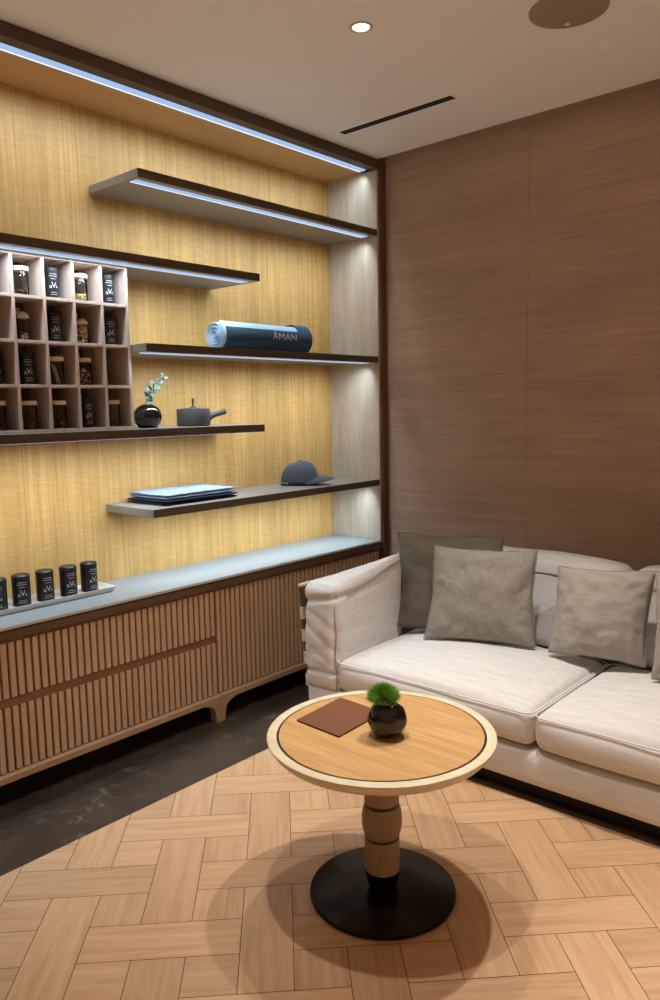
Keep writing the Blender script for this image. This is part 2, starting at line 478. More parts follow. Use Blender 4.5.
cabinet('fluted brown cabinet with two drawers split by a finger groove', -2.75, -1.181, True)
cabinet('fluted brown cabinet with plain front beside the sofa arm', -1.181, 0.018, False)

# ------------------------------------------------------------------ canisters and jars
def cyl_wrap(bm, R, ang):
    """bm lies in xy (x across, y up): wrap it on a cylinder of radius R about z, centred at angle ang"""
    for v in bm.verts:
        a = ang + v.co.x/R; h = v.co.y; rr = R+v.co.z
        v.co = Vector((rr*math.cos(a), rr*math.sin(a), h))

def label_bm(R, h):
    bm = BM()
    def add(s, size, y, x=0.0, stretch=1.0):
        t = text_bm(s, size)
        for v in t.verts: v.co.x = v.co.x*stretch+x; v.co.y += y; v.co.z = 0.0006
        join(bm, t)
    add('V', h*0.26, h*0.44, stretch=1.0); add('a', h*0.20, h*0.405, x=-0.0115*R/0.0285, stretch=1.25); add('a', h*0.16, h*0.41, x=0.0105*R/0.0285, stretch=1.1)
    # small lines of print, too small to read
    for y, w in ((0.80, 0.6), (0.73, 0.75), (0.64, 0.45), (0.20, 0.5), (0.13, 0.62)):
        n = 7
        for k in range(n):
            x0 = (-w/2+w*k/n)*R*1.5; x1 = x0+w/n*R*1.5*0.62
            vs = [bm.verts.new((x, h*y+dy, 0.0006)) for x, dy in ((x0, 0), (x1, 0), (x1, h*0.022), (x0, h*0.022))]
            bm.faces.new(vs)
    bmesh.ops.subdivide_edges(bm, edges=[e for e in bm.edges if e.calc_length() > 0.006], cuts=2)
    cyl_wrap(bm, R, 0.0)
    return bm

def make_canister(name, label, R, h, loc, group):
    r = root(name, label, 'canister', loc, group)
    build('body', lathe(BM(), [(0, 0.0), (R-0.002, 0.0), (R, 0.002), (R, h*0.86), (R-0.001, h*0.865)], seg=40), M_can, r, smooth='auto', local=True)
    build('lid', lathe(BM(), [(R-0.001, h*0.866), (R+0.0004, h*0.87), (R+0.0004, h-0.005), (R-0.004, h-0.0005), (0, h)], seg=40), M_canlid, r, smooth='auto', local=True)
    build('printed_label', label_bm(R, h*0.95), M_print, r, local=True, label='white printed lettering')
    return r

tr = root('serving_tray', 'long white ceramic tray on the worktop under the black canisters', 'tray', (-0.215, -1.9, 0.660))
bm = BM()
def ring_rect(x0, x1, y0, y1, z): return [bm.verts.new(p) for p in ((x0, y0, z), (x1, y0, z), (x1, y1, z), (x0, y1, z))]
x0, x1, y0, y1 = -0.285, -0.145, -2.22, -1.592
R_ = [ring_rect(x0+0.012, x1-0.012, y0+0.012, y1-0.018, 0.660), ring_rect(x0, x1, y0, y1, 0.684), ring_rect(x0+0.003, x1-0.003, y0+0.003, y1-0.004, 0.684), ring_rect(x0+0.012, x1-0.012, y0+0.014, y1-0.020, 0.670)]
bm.faces.new(R_[0])
for a, b in zip(R_, R_[1:]):
    for k in range(4): bm.faces.new((a[k], a[(k+1) % 4], b[(k+1) % 4], b[k]))
bm.faces.new(R_[-1])
bmesh.ops.bevel(bm, geom=bm.edges[:], offset=0.0012, segments=2, affect='EDGES')
build('dish', bm, M_white, tr)
can0 = None
for k, (y, words) in enumerate([(-1.675, 'at the right end of the white tray'), (-1.768, 'second from the right on the white tray'),
                                (-1.868, 'in the middle of the five on the white tray'), (-1.965, 'second from the left on the white tray'), (-2.057, 'at the left end of the white tray')]):
    lab = 'black canister with white lettering ' + words
    loc = (-0.215, y, 0.6702)
    if can0 is None: can0 = make_canister('canister', lab, 0.0335, 0.120, loc, 'black canisters on the white tray'); o = can0
    else: o = copy_thing(can0, loc, lab)
    o.rotation_euler.z = math.radians([4, -8, -6, -18, -26][k])

# pigeonhole rack
RX, RB = -0.090, -0.242        # front and back
RY1, PITCH, NC = -1.506, 0.1192, 7
RY0 = RY1-PITCH*NC
RZ = [1.3270, 1.4965, 1.6555, 1.8145, 1.9685]
rk = root('pigeonhole_rack', 'pale wooden pigeonhole rack of jars standing on a floating shelf', 'rack', (-0.15, (RY0+RY1)/2, 1.327))
bm = BM(); T = 0.0055
for k in range(NC+1):
    y = RY1-PITCH*k; a, b = y-T, y+T
    if k == 0: a, b = y-2*T, y
    box(bm, (RB, a, RZ[0]), (RX, b, RZ[-1]), 0.0008, 1)
for k, z in enumerate(RZ):
    a, b = z-T, z+T
    if k == 0: a, b = z, z+2*T
    if k == 4: a, b = z-2*T, z
    box(bm, (RB, RY0, a), (RX-0.0006, RY1-0.002, b), 0.0008, 1)
build('frame', bm, M_rack, rk)
build('back_board', box(BM(), (RB-0.004, RY0, RZ[0]), (RB, RY1, RZ[-1])), M_rackback, rk, label='brown back board')
def floorz(row): return RZ[3-row]+ (T if row < 3 else 2*T)     # row 0 = top
def celly(col): return RY1-PITCH*(col+0.5)                      # col 0 = rightmost
for row, col in ((1, 0), (1, 1), (1, 2), (1, 3), (2, 1), (3, 0), (3, 1)):
    z = floorz(row)+0.118
    build('label_plate', box(BM(), (RB, celly(col)+0.016, z-0.012), (RB+0.003, celly(col)+0.040, z+0.012), 0.0006), M_tag, rk, label='small cream tag on the back board')

ROW = ['top row', 'second row', 'third row', 'bottom row']
CW = ['rightmost column', 'second column from right', 'third column from right', 'fourth column from right', 'fifth column from right']
rcan = None
for row, col in ((0, 0), (0, 2), (1, 0), (1, 2), (2, 3), (3, 1), (2, 4), (0, 4)):
    lab = f'black lettered canister in rack, {ROW[row]}, {CW[col]}'
    loc = (-0.148, celly(col)+0.002, floorz(row)+0.0003)
    if rcan is None: rcan = make_canister('canister', lab, 0.0285, 0.117, loc, 'black canisters in the pigeonhole rack'); o = rcan
    else: o = copy_thing(rcan, loc, lab)
    o.rotation_euler.z = math.radians(random.uniform(-14, -4))

def jar_parts(r, R, h, kind):
    build('glass', lathe(BM(), [(0, 0.0), (R-0.003, 0.0), (R, 0.003), (R, h*0.80), (R-0.003, h*0.835), (R-0.003, h*0.85),
                                (R-0.0045, h*0.85), (R-0.0045, h*0.83), (R-0.0015, h*0.79), (R-0.0015, 0.0045), (0, 0.0045)], seg=36), M_glass, r, smooth='auto', local=True)
    if kind == 'cork_ball':
        build('stopper', lathe(BM(), [(0, h*0.845), (R-0.006, h*0.845), (R-0.005, h*0.86), (R-0.001, h*0.88), (R-0.001, h*0.93), (R*0.72, h*1.02), (R*0.35, h*1.10), (0, h*1.12)], seg=32), M_lid, r, smooth=True, local=True, label='pale wooden domed stopper')
    else:
        build('lid', lathe(BM(), [(0, h*0.852), (R+0.0008, h*0.852), (R+0.0015, h*0.86), (R+0.0015, h*0.985), (R-0.001, h), (0, h)], seg=36), M_lid, r, smooth='auto', local=True, label='pale wooden lid')
def bits(r, R, h, n, size, mats, fill, stretch=1.0):
    bm = BM(); rnd = random.Random(n*7+int(size*1e4))
    for k in range(n):
        a = rnd.uniform(0, 2*PI); q = (R-0.0025-size)*math.sqrt(rnd.random()); z = 0.0055+size+rnd.random()*h*fill
        g = bmesh.ops.create_icosphere(bm, subdivisions=1, radius=size*rnd.uniform(0.7, 1.05))
        m = Matrix.Translation((q*math.cos(a), q*math.sin(a), z)) @ Matrix.Rotation(rnd.uniform(0, 3), 4, Vector((rnd.random(), rnd.random(), rnd.random()+0.1)))
        mi = rnd.randrange(len(mats))
        for v in g['verts']:
            v.co.x *= stretch; v.co = m @ v.co
            rr = math.hypot(v.co.x, v.co.y)
            if rr > R-0.002: v.co.x *= (R-0.002)/rr; v.co.y *= (R-0.002)/rr
            v.co.z = max(v.co.z, 0.0048)
            for f in v.link_faces: f.material_index = mi
    return build('contents', bm, mats, r, local=True, smooth=True)
Mb_dark = mat('dried_dark', '#3a2f2a', 0.8); Mb_yel = mat('dried_yellow', '#d8b468', 0.7); Mb_yel2 = mat('dried_cream', '#e8d6a4', 0.7)
Mb_br = mat('dried_brown', '#6b4a2c', 0.7); Mb_red = mat('dried_red', '#6e2a20', 0.7); Mb_stick = mat('pale_sticks', '#cdbfae', 0.7)
def jar(row, col, words, kind, R=0.0285, h=0.106, filler=None):
    r = root('storage_jar', f'glass jar {words}, {ROW[row]} and {CW[col]}', 'jar', (-0.148, celly(col)+0.002, floorz(row)+0.0003), 'glass jars in the pigeonhole rack')
    jar_parts(r, R, h, kind)
    if filler == 'sticks':
        bm = BM(); rnd = random.Random(3)
        for k in range(6):
            x = rnd.uniform(-0.012, 0.012); tube(bm, [(x, 0.010+0.002*k-0.006, 0.007), (x*0.8, -0.016+0.003*k, 0.082-0.004*k)], 0.0016, 6)
        build('contents', bm, Mb_stick, r, local=True, label='thin pale sticks')
    elif filler: bits(r, R, h, *filler)
    return r
jar(0, 3, 'with dark flakes', 'lid', filler=(60, 0.0045, [Mb_dark, Mb_br], 0.10, 1.5))
jar(0, 1, 'with yellow and cream pieces', 'lid', filler=(46, 0.0062, [Mb_yel, Mb_yel2], 0.16, 1.3))
jar(1, 3, 'with domed stopper', 'cork_ball', R=0.022, h=0.095, filler=(36, 0.005, [Mb_br, Mb_yel2], 0.2, 1.4))
jar(1, 1, 'full of yellow pieces', 'cork_ball', R=0.024, h=0.088, filler=(120, 0.006, [Mb_yel, Mb_yel2, Mb_br], 0.68, 1.5))
jar(2, 2, 'holding thin pale sticks', 'lid', filler='sticks')
jar(2, 1, 'with brown roots', 'lid', R=0.026, filler=(34, 0.006, [Mb_br, Mb_yel2], 0.45, 2.0))
jar(3, 3, 'with a few brown twigs', 'lid', filler=(22, 0.005, [Mb_br], 0.18, 2.4))
jar(3, 2, 'with red pieces', 'lid', filler=(60, 0.0055, [Mb_red, Mb_br], 0.28, 1.2))
jar(3, 0, 'nearly empty with pale lid', 'lid', R=0.026, filler=(12, 0.004, [Mb_br], 0.05, 1.2))
jar(3, 4, 'with pale lid', 'lid', filler=(20, 0.005, [Mb_br], 0.12, 1.4))

# ------------------------------------------------------------------ things on the shelves
# rolled towel
TY0, TY1 = -1.000, -0.435; TR = 0.0735; TC = Vector((-0.165, 0, 1.6655+TR*0.985))
tw = root('rolled_towel', 'rolled blue bath towel lying on the floating shelf', 'towel', (-0.165, -0.65, 1.6655))
def spiral_pt(t, r): return Vector((r*math.cos(t), 0, r*math.sin(t)*0.985))
bm = BM(); n = 190; turns = 3.9; t_end = math.radians(60)
rows = []
for k in range(n+1):
    s = k/n; t = t_end-2*PI*turns*(1-s); r_o = 0.010+(TR-0.0025-0.010)*s; th = 0.0090*min(1, s*6+0.3)
    wob = 1+0.035*noise.noise((math.cos(t)*1.5, math.sin(t)*1.5, s*3))*(1-s)
    o_ = TC+spiral_pt(t, r_o*wob); i_ = TC+spiral_pt(t, max(0.002, r_o*wob-th))
    m_ = TC+spiral_pt(t, max(0.002, r_o*wob-th/2))
    ys = TY0+0.003*noise.noise((k*0.05, 0, 0))
    rows.append([bm.verts.new((p.x, y, p.z)) for p, y in ((i_, ys), (m_, ys-0.004), (o_, ys), (o_, TY1-0.004), (m_, TY1), (i_, TY1-0.004))])
for a, b in zip(rows, rows[1:]):
    for k in range(6): bm.faces.new((a[k], a[(k+1) % 6], b[(k+1) % 6], b[k]))
bm.faces.new(rows[0]); bm.faces.new(rows[-1])
body = build('towel_roll', bm, M_ltblue, tw, smooth='auto', label='light blue towelling showing a spiral end')
bm = BM()
def flap(ta, tb, ya, yb, r0, r1, n=44, ny=26):
    g = []
    for layer in (r0, r1):
        gg = []
        for i in range(n+1):
            t = math.radians(ta+(tb-ta)*i/n); row = []
            for j in range(ny+1):
                y = ya+(yb-ya)*j/ny
                w_ = 0.0012*noise.noise((math.cos(t)*4, y*22, math.sin(t)*4)) if layer == r1 else 0
                p = TC+spiral_pt(t, layer+w_); row.append(bm.verts.new((p.x, y, max(p.z, 1.6657))))
            gg.append(row)
        g.append(gg)
    a, b = g
    for i in range(n):
        for j in range(ny):
            bm.faces.new((b[i][j], b[i+1][j], b[i+1][j+1], b[i][j+1])); bm.faces.new((a[i][j], a[i][j+1], a[i+1][j+1], a[i+1][j]))
    for i in range(n):
        for j in (0, ny): bm.faces.new((a[i][j], a[i+1][j], b[i+1][j], b[i][j]))
    for j in range(ny):
        for i in (0, n): bm.faces.new((a[i][j], a[i][j+1], b[i][j+1], b[i][j]))
flap(-100, 27, TY0+0.012, TY1-0.075, TR-0.0022, TR+0.0022)
flap(-100, 262, TY1-0.078, TY1+0.012, TR-0.0022, TR+0.0024, 80, 10)
fl_ = build('towel_flap', bm, M_navy, tw, smooth='auto', label='dark navy outer flap')
t = text_bm('ÂMAN', 0.045)
for v in t.verts: v.co.z = 0.0034
bmesh.ops.subdivide_edges(t, edges=[e for e in t.edges if e.calc_length() > 0.008], cuts=2)
for v in t.verts:
    a = math.radians(2)+v.co.y/(TR+0.002); p = TC+spiral_pt(a, TR+0.0024+0.0016)
    v.co = Vector((p.x, -0.620+v.co.x*1.30, p.z))
build('lettering', t, M_print, fl_, label='pale embroidered letters')

# shelf vase with eucalyptus
VC = Vector((-0.17, -1.383, 1.3266))
vs = root('bud_vase', 'small round black vase with eucalyptus sprig beside the pigeonhole rack', 'vase', VC)
build('vase_body', lathe(BM(), [(0, 0), (0.034, 0), (0.040, 0.003), (0.054, 0.022), (0.0605, 0.046), (0.057, 0.068), (0.044, 0.087), (0.026, 0.098), (0.018, 0.100), (0.016, 0.098), (0.016, 0.080), (0, 0.078)], seg=48), M_vase, vs, smooth=True, local=True)
tip = Vector((0.01, 0.085, 0.215)); st = Vector((-0.002, -0.012, 0.080))
pts = [st.lerp(tip, k/10)+Vector((0, 0.012*math.sin(k/10*PI)*-1, 0.008*math.sin(k/10*PI))) for k in range(11)]
sprig = build('sprig', tube(BM(), pts, [0.0016-0.0009*k/10 for k in range(11)], 6), M_stem, vs, local=True, smooth=True, label='thin grey-green stem')
bm = BM(); rnd = random.Random(5)
def leaf(bm, c, d, nrm, ln, wd):
    d = d.normalized(); s = d.cross(nrm).normalized(); nrm = s.cross(d)
    n = 8; ring = []
    cen = bm.verts.new(c+d*ln*0.5-nrm*ln*0.06)
    for k in range(n):
        a = 2*PI*k/n
        ring.append(bm.verts.new(c+d*(ln*0.5+ln*0.5*math.cos(a))+s*wd*0.5*math.sin(a)+nrm*ln*0.05*abs(math.sin(a))))
    for k in range(n): bm.faces.new((cen, ring[k], ring[(k+1) % n]))
for k in range(2, 11):
    for sgn in (-1, 1):
        c = pts[k] if k < 11 else pts[-1]
        ax = (pts[min(k, 9)+1]-pts[min(k, 9)]).normalized()
        side = Vector((rnd.uniform(-0.6, 0.6), -0.8, 0.45))*sgn+Vector((rnd.uniform(-0.4, 0.4), 0, 0))
        ln = (0.033 if k < 8 else 0.024)*rnd.uniform(0.8, 1.1)
        leaf(bm, c, side+ax*0.45, ax*0.55+Vector((0.9, rnd.uniform(-0.7, 0.0), 0.1)), ln, ln*0.85)
o = build('leaves', bm, M_leaf, sprig, local=True, smooth=True, label='round grey-green eucalyptus leaves')
o.modifiers.new('s', 'SOLIDIFY').thickness = 0.0008

# clay pot with side handle
PC = Vector((-0.17, -1.137, 1.3266))
pt = root('side_handle_pot', 'dark grey clay pot with side handle on the floating shelf', 'pot', PC)
build('pot_body', lathe(BM(), [(0, 0), (0.066, 0), (0.072, 0.003), (0.0745, 0.010), (0.0735, 0.074), (0.072, 0.078), (0.068, 0.078), (0.066, 0.074)], seg=56), M_pot, pt, smooth='auto', local=True)
ld = build('pot_lid', lathe(BM(), [(0.0655, 0.074), (0.064, 0.0775), (0.04, 0.081), (0.012, 0.083), (0.0, 0.083)], seg=48), M_pot, pt, smooth=True, local=True)
build('lid_knob', lathe(BM(), [(0.016, 0.0825), (0.017, 0.086), (0.008, 0.088), (0.0045, 0.094), (0.005, 0.108), (0.0062, 0.118), (0.004, 0.124), (0, 0.125)], seg=24), M_potknob, ld, smooth=True, local=True, label='dark brown turned knob')
hd = Vector((0.35, 0.93, 0.26)).normalized()
hp = [Vector((0.022, 0.058, 0.040))+hd*s for s in (0.0, 0.018, 0.034, 0.060, 0.090, 0.094)]
build('side_handle', tube(BM(), hp, [0.026, 0.018, 0.0128, 0.0122, 0.0135, 0.011], 20), M_pot, pt, smooth='auto', local=True)

# folded cloths
def folded(name, label, x0, x1, y0, y1, z0, z1, layers, m, seed, group, ripple=0.002):
    r = root(name, label, 'towel', ((x0+x1)/2, (y0+y1)/2, z0), group)
    lt = (z1-z0)/layers
    for q in range(layers):
        bm = BM(); rnd = random.Random(seed+q)
        a0, a1, b0, b1 = x0+rnd.uniform(0, 0.008), x1-rnd.uniform(0, 0.008), y0+rnd.uniform(0, 0.012), y1-rnd.uniform(0, 0.008)
        nx, ny = 20, 36; zb, zt = z0+q*lt+0.0002, z0+(q+1)*lt-0.0004
        top = []; bot = []
        for i in range(nx+1):
            u = i/nx; rt = []; rb = []
            for j in range(ny+1):
                v = j/ny; e = min(u, 1-u)*nx; e2 = min(v, 1-v)*ny
                rd = min(1.0, (0.35+e*0.5), (0.35+e2*0.5))
                w_ = ripple*noise.noise((u*3+seed, v*6, q*2.1))*(1.0 if q == layers-1 else 0.25)
                inx = a0+(a1-a0)*u+0.004*noise.noise((v*5, seed+q, 0)); iny = b0+(b1-b0)*v+0.004*noise.noise((u*5, seed+q, 4))
                mid = (zb+zt)/2
                rt.append(bm.verts.new((inx, iny, mid+(zt-mid)*rd+max(w_, -lt*0.3))))
                rb.append(bm.verts.new((inx, iny, mid-(mid-zb)*rd)))
            top.append(rt); bot.append(rb)
        for i in range(nx):
            for j in range(ny):
                bm.faces.new((top[i][j], top[i+1][j], top[i+1][j+1], top[i][j+1])); bm.faces.new((bot[i][j], bot[i][j+1], bot[i+1][j+1], bot[i+1][j]))
        for i in range(nx):
            for j in (0, ny): bm.faces.new((top[i][j], top[i+1][j], bot[i+1][j], bot[i][j]))
        for j in range(ny):
            for i in (0, nx): bm.faces.new((top[i][j], top[i][j+1], bot[i][j+1], bot[i][j]))
        build('folded_layer', bm, m, r, smooth=True)
    r.rotation_euler.z = math.radians(1.5)
    return r
folded('folded_towel', 'folded navy cloth on the shelf underneath the light blue one', -0.325, -0.055, -1.405, -0.985, 0.9990, 1.0225, 2, M_cloth2, 3, 'folded cloths on the lowest shelf')
folded('folded_towel', 'folded light blue cloth lying on top of the navy one', -0.325, -0.062, -1.400, -0.990, 1.0228, 1.0480, 2, M_cloth, 11, 'folded cloths on the lowest shelf', 0.006)

# cap
cp = root('baseball_cap', 'slate blue baseball cap lying on the lowest shelf', 'cap', (-0.19, -0.43, 0.9990))
CC = Vector((-0.19, -0.435, 0.9990)); face = Vector((0.83, 0.5578, 0)); sidev = Vector((-0.5578, 0.83, 0))
bm = BM(); nu, nv = 48, 14; rings = []
for j in range(nv+1):
    v = j/nv; ph = v*PI/2; row = []
    for i in range(nu):
        a = 2*PI*i/nu
        rr = math.cos(ph)**0.72; seam = 1-0.012*(abs(math.cos(3*a))**24)
        f_, s_ = math.cos(a)*0.100*rr*seam, math.sin(a)*0.082*rr*seam
        z = 0.018+0.104*math.sin(ph)**1.0*(1+0.05*math.cos(a)) + 0.0025*noise.noise((math.cos(a)*3, math.sin(a)*3, v*4))
        if j == nv: f_ = s_ = 0
        row.append(CC+face*f_+sidev*s_+Vector((0, 0, z)))
    rings.append([bm.verts.new(p) for p in row] if j < nv else [bm.verts.new(row[0])])
for a, b in zip(rings, rings[1:]):
    for i in range(nu):
        i2 = (i+1) % nu
        bm.faces.new((a[i], a[i2], b[i2], b[i]) if len(b) > 1 else (a[i], a[i2], b[0]))
cr = build('crown', bm, M_cap, cp, smooth=True)
build('button', lathe(BM(), [(0.008, 0.1235), (0.007, 0.127), (0, 0.129)], CC, 16), M_cap, cr, smooth=True)
bm = BM()
rr0 = [CC+face*math.cos(2*PI*i/nu)*0.0985+sidev*math.sin(2*PI*i/nu)*0.0805 for i in range(nu)]
A = [bm.verts.new(p+Vector((0, 0, 0.0005))) for p in rr0]; Bq = [bm.verts.new(p+Vector((0, 0, 0.021))) for p in rr0]
Cq = [bm.verts.new(CC+(p-CC)*0.97+Vector((0, 0, 0.021))) for p in rr0]; Dq = [bm.verts.new(CC+(p-CC)*0.97+Vector((0, 0, 0.0005))) for p in rr0]
for i in range(nu):
    i2 = (i+1) % nu
    for a, b in ((A, Bq), (Bq, Cq), (Cq, Dq), (Dq, A)): bm.faces.new((a[i], a[i2], b[i2], b[i]))
build('sweatband', bm, M_capdark, cp, smooth='auto', label='black lower band')
bm = BM(); nb, nr = 24, 8; top = []; bot = []
for i in range(nb+1):
    a = -1.15+2.30*i/nb; inner = CC+face*math.cos(a)*0.099+sidev*math.sin(a)*0.081
    ext = 0.088*max(0.0, math.cos(a/1.15*PI/2))**0.6; ct_, cb_ = [], []
    for k in range(nr+1):
        s = k/nr; p = inner+face*ext*s
        lat = (p-CC).dot(sidev)/0.085
        z = 0.046-0.036*lat*lat-0.010*s*s
        z = max(z, 0.0035)
        ct_.append(bm.verts.new((p.x, p.y, CC.z+z))); cb_.append(bm.verts.new((p.x, p.y, CC.z+z-0.0030)))
    top.append(ct_); bot.append(cb_)
for i in range(nb):
    for k in range(nr):
        f = bm.faces.new((top[i][k], top[i+1][k], top[i+1][k+1], top[i][k+1])); f = bm.faces.new((bot[i][k], bot[i][k+1], bot[i+1][k+1], bot[i+1][k])); f.material_index = 1
    f = bm.faces.new((top[i][nr], top[i+1][nr], bot[i+1][nr], bot[i][nr]))
    f = bm.faces.new((top[i][0], top[i+1][0], bot[i+1][0], bot[i][0]))
for k in range(nr):
    for i in (0, nb): bm.faces.new((top[i][k], top[i][k+1], bot[i][k+1], bot[i][k]))
build('brim', bm, [M_cap, M_capdark], cp, smooth='auto', label='curved slate blue brim, black beneath')
bm = BM()
bp = [CC+face*math.cos(a)*0.1015+sidev*math.sin(a)*0.0835+Vector((0, 0, 0.013)) for a in [math.radians(x) for x in range(-170, -119, 5)]]
tube(bm, bp, 0.004, 8)
build('buckle_strap', bm, M_strap, cp, smooth=True, label='grey metal strap buckle')

# ------------------------------------------------------------------ soft furnishing helpers
def soft_box(lo, hi, r, crown=0.0, seed=0, amp=0.004, freq=4.0, nseg=(30, 22, 8), shape=None):
    lo, hi = Vector(lo), Vector(hi); c = (lo+hi)/2; h = (hi-lo)/2
    bm = BM(); idx = {}
    nx, ny, nz = nseg
    def vert(i, j, k):
        key = (i, j, k)
        if key in idx: return idx[key]
        u, v, w_ = 2*i/nx-1, 2*j/ny-1, 2*k/nz-1
        # ease the spacing so that there are more verts near the rounded edges
        e = lambda t: math.sin(t*PI/2)*0.55+t*0.45
        u, v, w_ = e(u), e(v), e(w_)
        p = Vector((u*h.x, v*h.y, w_*h.z)); core = Vector([max(-(h[a]-r), min(h[a]-r, p[a])) for a in range(3)])
        d = p-core
        if d.length > 1e-9:
            inf = max(abs(d.x), abs(d.y), abs(d.z)); d = d.normalized()*inf if d.length > 0 else d
        q = core+d
        if w_ > 0: q.z += crown*(1-u**2)**0.8*(1-v**2)**0.8*max(0, w_)
        q.x += 0.012*u*(1-w_**2)*min(1, r/0.03)*(1-v**4); q.y += 0.012*v*(1-w_**2)*min(1, r/0.03)*(1-u**4)
        n = noise.noise(Vector((q.x, q.y, q.z))*freq+Vector((seed*3.1, seed*1.7, 0)))
        n2 = noise.noise(Vector((q.x, q.y, q.z))*freq*3+Vector((seed, 5, 0)))
        q += (q.normalized() if q.length else q)*(n*amp+n2*amp*0.35)
        q += c
        if shape: q = shape(q, u, v, w_)
        idx[key] = bm.verts.new(q); return idx[key]
    for i in range(nx):
        for j in range(ny):
            for k in (0, nz): bm.faces.new((vert(i, j, k), vert(i+1, j, k), vert(i+1, j+1, k), vert(i, j+1, k)))
    for i in range(nx):
        for k in range(nz):
            for j in (0, ny): bm.faces.new((vert(i, j, k), vert(i+1, j, k), vert(i+1, j, k+1), vert(i, j, k+1)))
    for j in range(ny):
        for k in range(nz):
            for i in (0, nx): bm.faces.new((vert(i, j, k), vert(i, j+1, k), vert(i, j+1, k+1), vert(i, j, k+1)))
    return bm

def pillow(label, bl, br, tl, tr, T, m, seed, group='throw pillows on the sofa', n=40, flop=0.0):
    bl, br, tl, tr = map(Vector, (bl, br, tl, tr))
    nrm = (br-bl).cross(tl-bl).normalized()           # towards the room
    if nrm.y > 0: nrm = -nrm
    bm = BM(); g = {}
    cen = (bl+br+tl+tr)/4
    for sgn in (1, -1):
        for i in range(n+1):
            for j in range(n+1):
                edge = i in (0, n) or j in (0, n)
                if edge and sgn < 0: g[(i, j, -1)] = g[(i, j, 1)]; continue
                u, v = 2*i/n-1, 2*j/n-1
                uu, vv = math.sin(u*PI/2)*0.5+u*0.5, math.sin(v*PI/2)*0.5+v*0.5
                pin = 0.06
                pu = uu*(1-pin*(1-vv*vv)); pv = vv*(1-pin*(1-uu*uu))
                s, t_ = (pu+1)/2, (pv+1)/2
                p = bl*(1-s)*(1-t_)+br*s*(1-t_)+tl*(1-s)*t_+tr*s*t_
                k = ((1-abs(uu)**2.3)*(1-abs(vv)**2.3))
                hgt = T*1.06*max(0, k)**0.46
                # puckers radiating from the seams
                ed = max(abs(uu), abs(vv)); wr = noise.noise(Vector((uu*2.6+seed*2.3, vv*2.6, seed)))*0.012-abs(noise.noise(Vector((uu*4+seed, vv*4+seed*3, seed+9))))*0.014*ed
                ang = math.atan2(vv, uu); wr += 0.005*math.sin(ang*17+seed*2)*max(0, ed-0.45)*max(0, 1-ed)*3
                wr *= min(1, (1-ed)*9)
                p = p+nrm*sgn*(hgt+wr)*(1.0 if sgn > 0 else 0.35)
                if edge: p += nrm*0.008*noise.noise(Vector((uu*3+seed, vv*3, 2)))+(cen-p)*0.03*noise.noise(Vector((uu*3.5+seed*5, vv*3.5, 7)))
                g[(i, j, sgn)] = bm.verts.new(p)
    for sgn in (1, -1):
        for i in range(n):
            for j in range(n):
                q = [g[(i, j, sgn)], g[(i+1, j, sgn)], g[(i+1, j+1, sgn)], g[(i, j+1, sgn)]]
                if len(set(q)) == 4: bm.faces.new(q)
    loc = (bl+br)/2
    r = root('throw_pillow', label, 'pillow', loc, group)
    border = [g[(i, 0, 1)].co.copy() for i in range(n)]+[g[(n, j, 1)].co.copy() for j in range(n)]+[g[(i, n, 1)].co.copy() for i in range(n, 0, -1)]+[g[(0, j, 1)].co.copy() for j in range(n, 0, -1)]
    c_ = build('cover', bm, m, r, smooth=True, subsurf=1)
    build('seam_edge', tube(BM(), border, 0.0022, 6, closed=True), m, c_, smooth=True)
    return r

# ------------------------------------------------------------------ sofa
SX0, SX1 = 0.315, 2.63
sf = root('sofa', 'low cream linen sofa standing against the brown veneer wall', 'sofa', ((SX0+SX1)/2, -0.45, 0.0))
bm = BM(); box(bm, (0.40, -0.90, 0.0), (2.55, -0.06, 0.058))
for v in bm.verts:
    pass
build('plinth', bm, M_legd, sf, label='dark recessed plinth')
build('base', soft_box((0.320, -0.958, 0.058), (SX1-0.005, 0.0, 0.188), 0.022, seed=2, amp=0.002, nseg=(50, 22, 8)), M_sofa, sf, smooth=True)
build('back_frame', soft_box((0.335, -0.062, 0.10), (SX1-0.02, 0.055, 0.62), 0.03, seed=3, amp=0.002), M_sofa, sf, smooth=True)
def seat_shape(q, u, v, w_):
    if w_ > 0.2: q.z -= 0.012*max(0, v-0.6)
    return q
for x0, x1, sd in ((0.500, 1.402, 4), (1.408, 2.330, 6)):
    lo, hi = (x0, -0.972, 0.198), (x1, -0.270, 0.334)
    if sd == 6: lo, hi = (x0, -0.976, 0.197), (x1, -0.270, 0.332)
    sc = build('seat_cushion', soft_box(lo, hi, 0.042, crown=0.058, seed=sd, amp=0.006, freq=3.2, nseg=(44, 34, 8), shape=seat_shape), M_sofa, sf, smooth=True, subsurf=1)
    bm = BM(); z = hi[2]-0.008; R = 0.034; a0, a1, b0, b1 = lo[0]+0.001, hi[0]-0.001, lo[1]+0.001, hi[1]-0.001
    pts = []
    for cx, cy, st_ in ((a1-R, b1-R, 0), (a0+R, b1-R, 90), (a0+R, b0+R, 180), (a1-R, b0+R, 270)):
        for k in range(7):
            a = math.radians(st_+k*15); pts.append(Vector((cx+R*math.cos(a), cy+R*math.sin(a), z)))
    out = []
    for i, p in enumerate(pts):                        # add intermediate points so that the cord follows the bulging sides
        q = pts[(i+1) % len(pts)]; m_ = max(1, int((q-p).length/0.03))
        for k in range(m_): out.append(p.lerp(q, k/m_))
    build('piping', tube(bm, out, 0.0032, 6, closed=True), M_piping, sc, smooth=True, label='corded seam around the cushion top')
def back_shape(q, u, v, w_):
    q.y += 0.09*max(0, w_+1)/2           # lean backwards
    q.z += 0.006*noise.noise((q.x*4, 1, 2))*max(0, w_) - 0.022*max(0, w_)*abs(u)**5
    return q
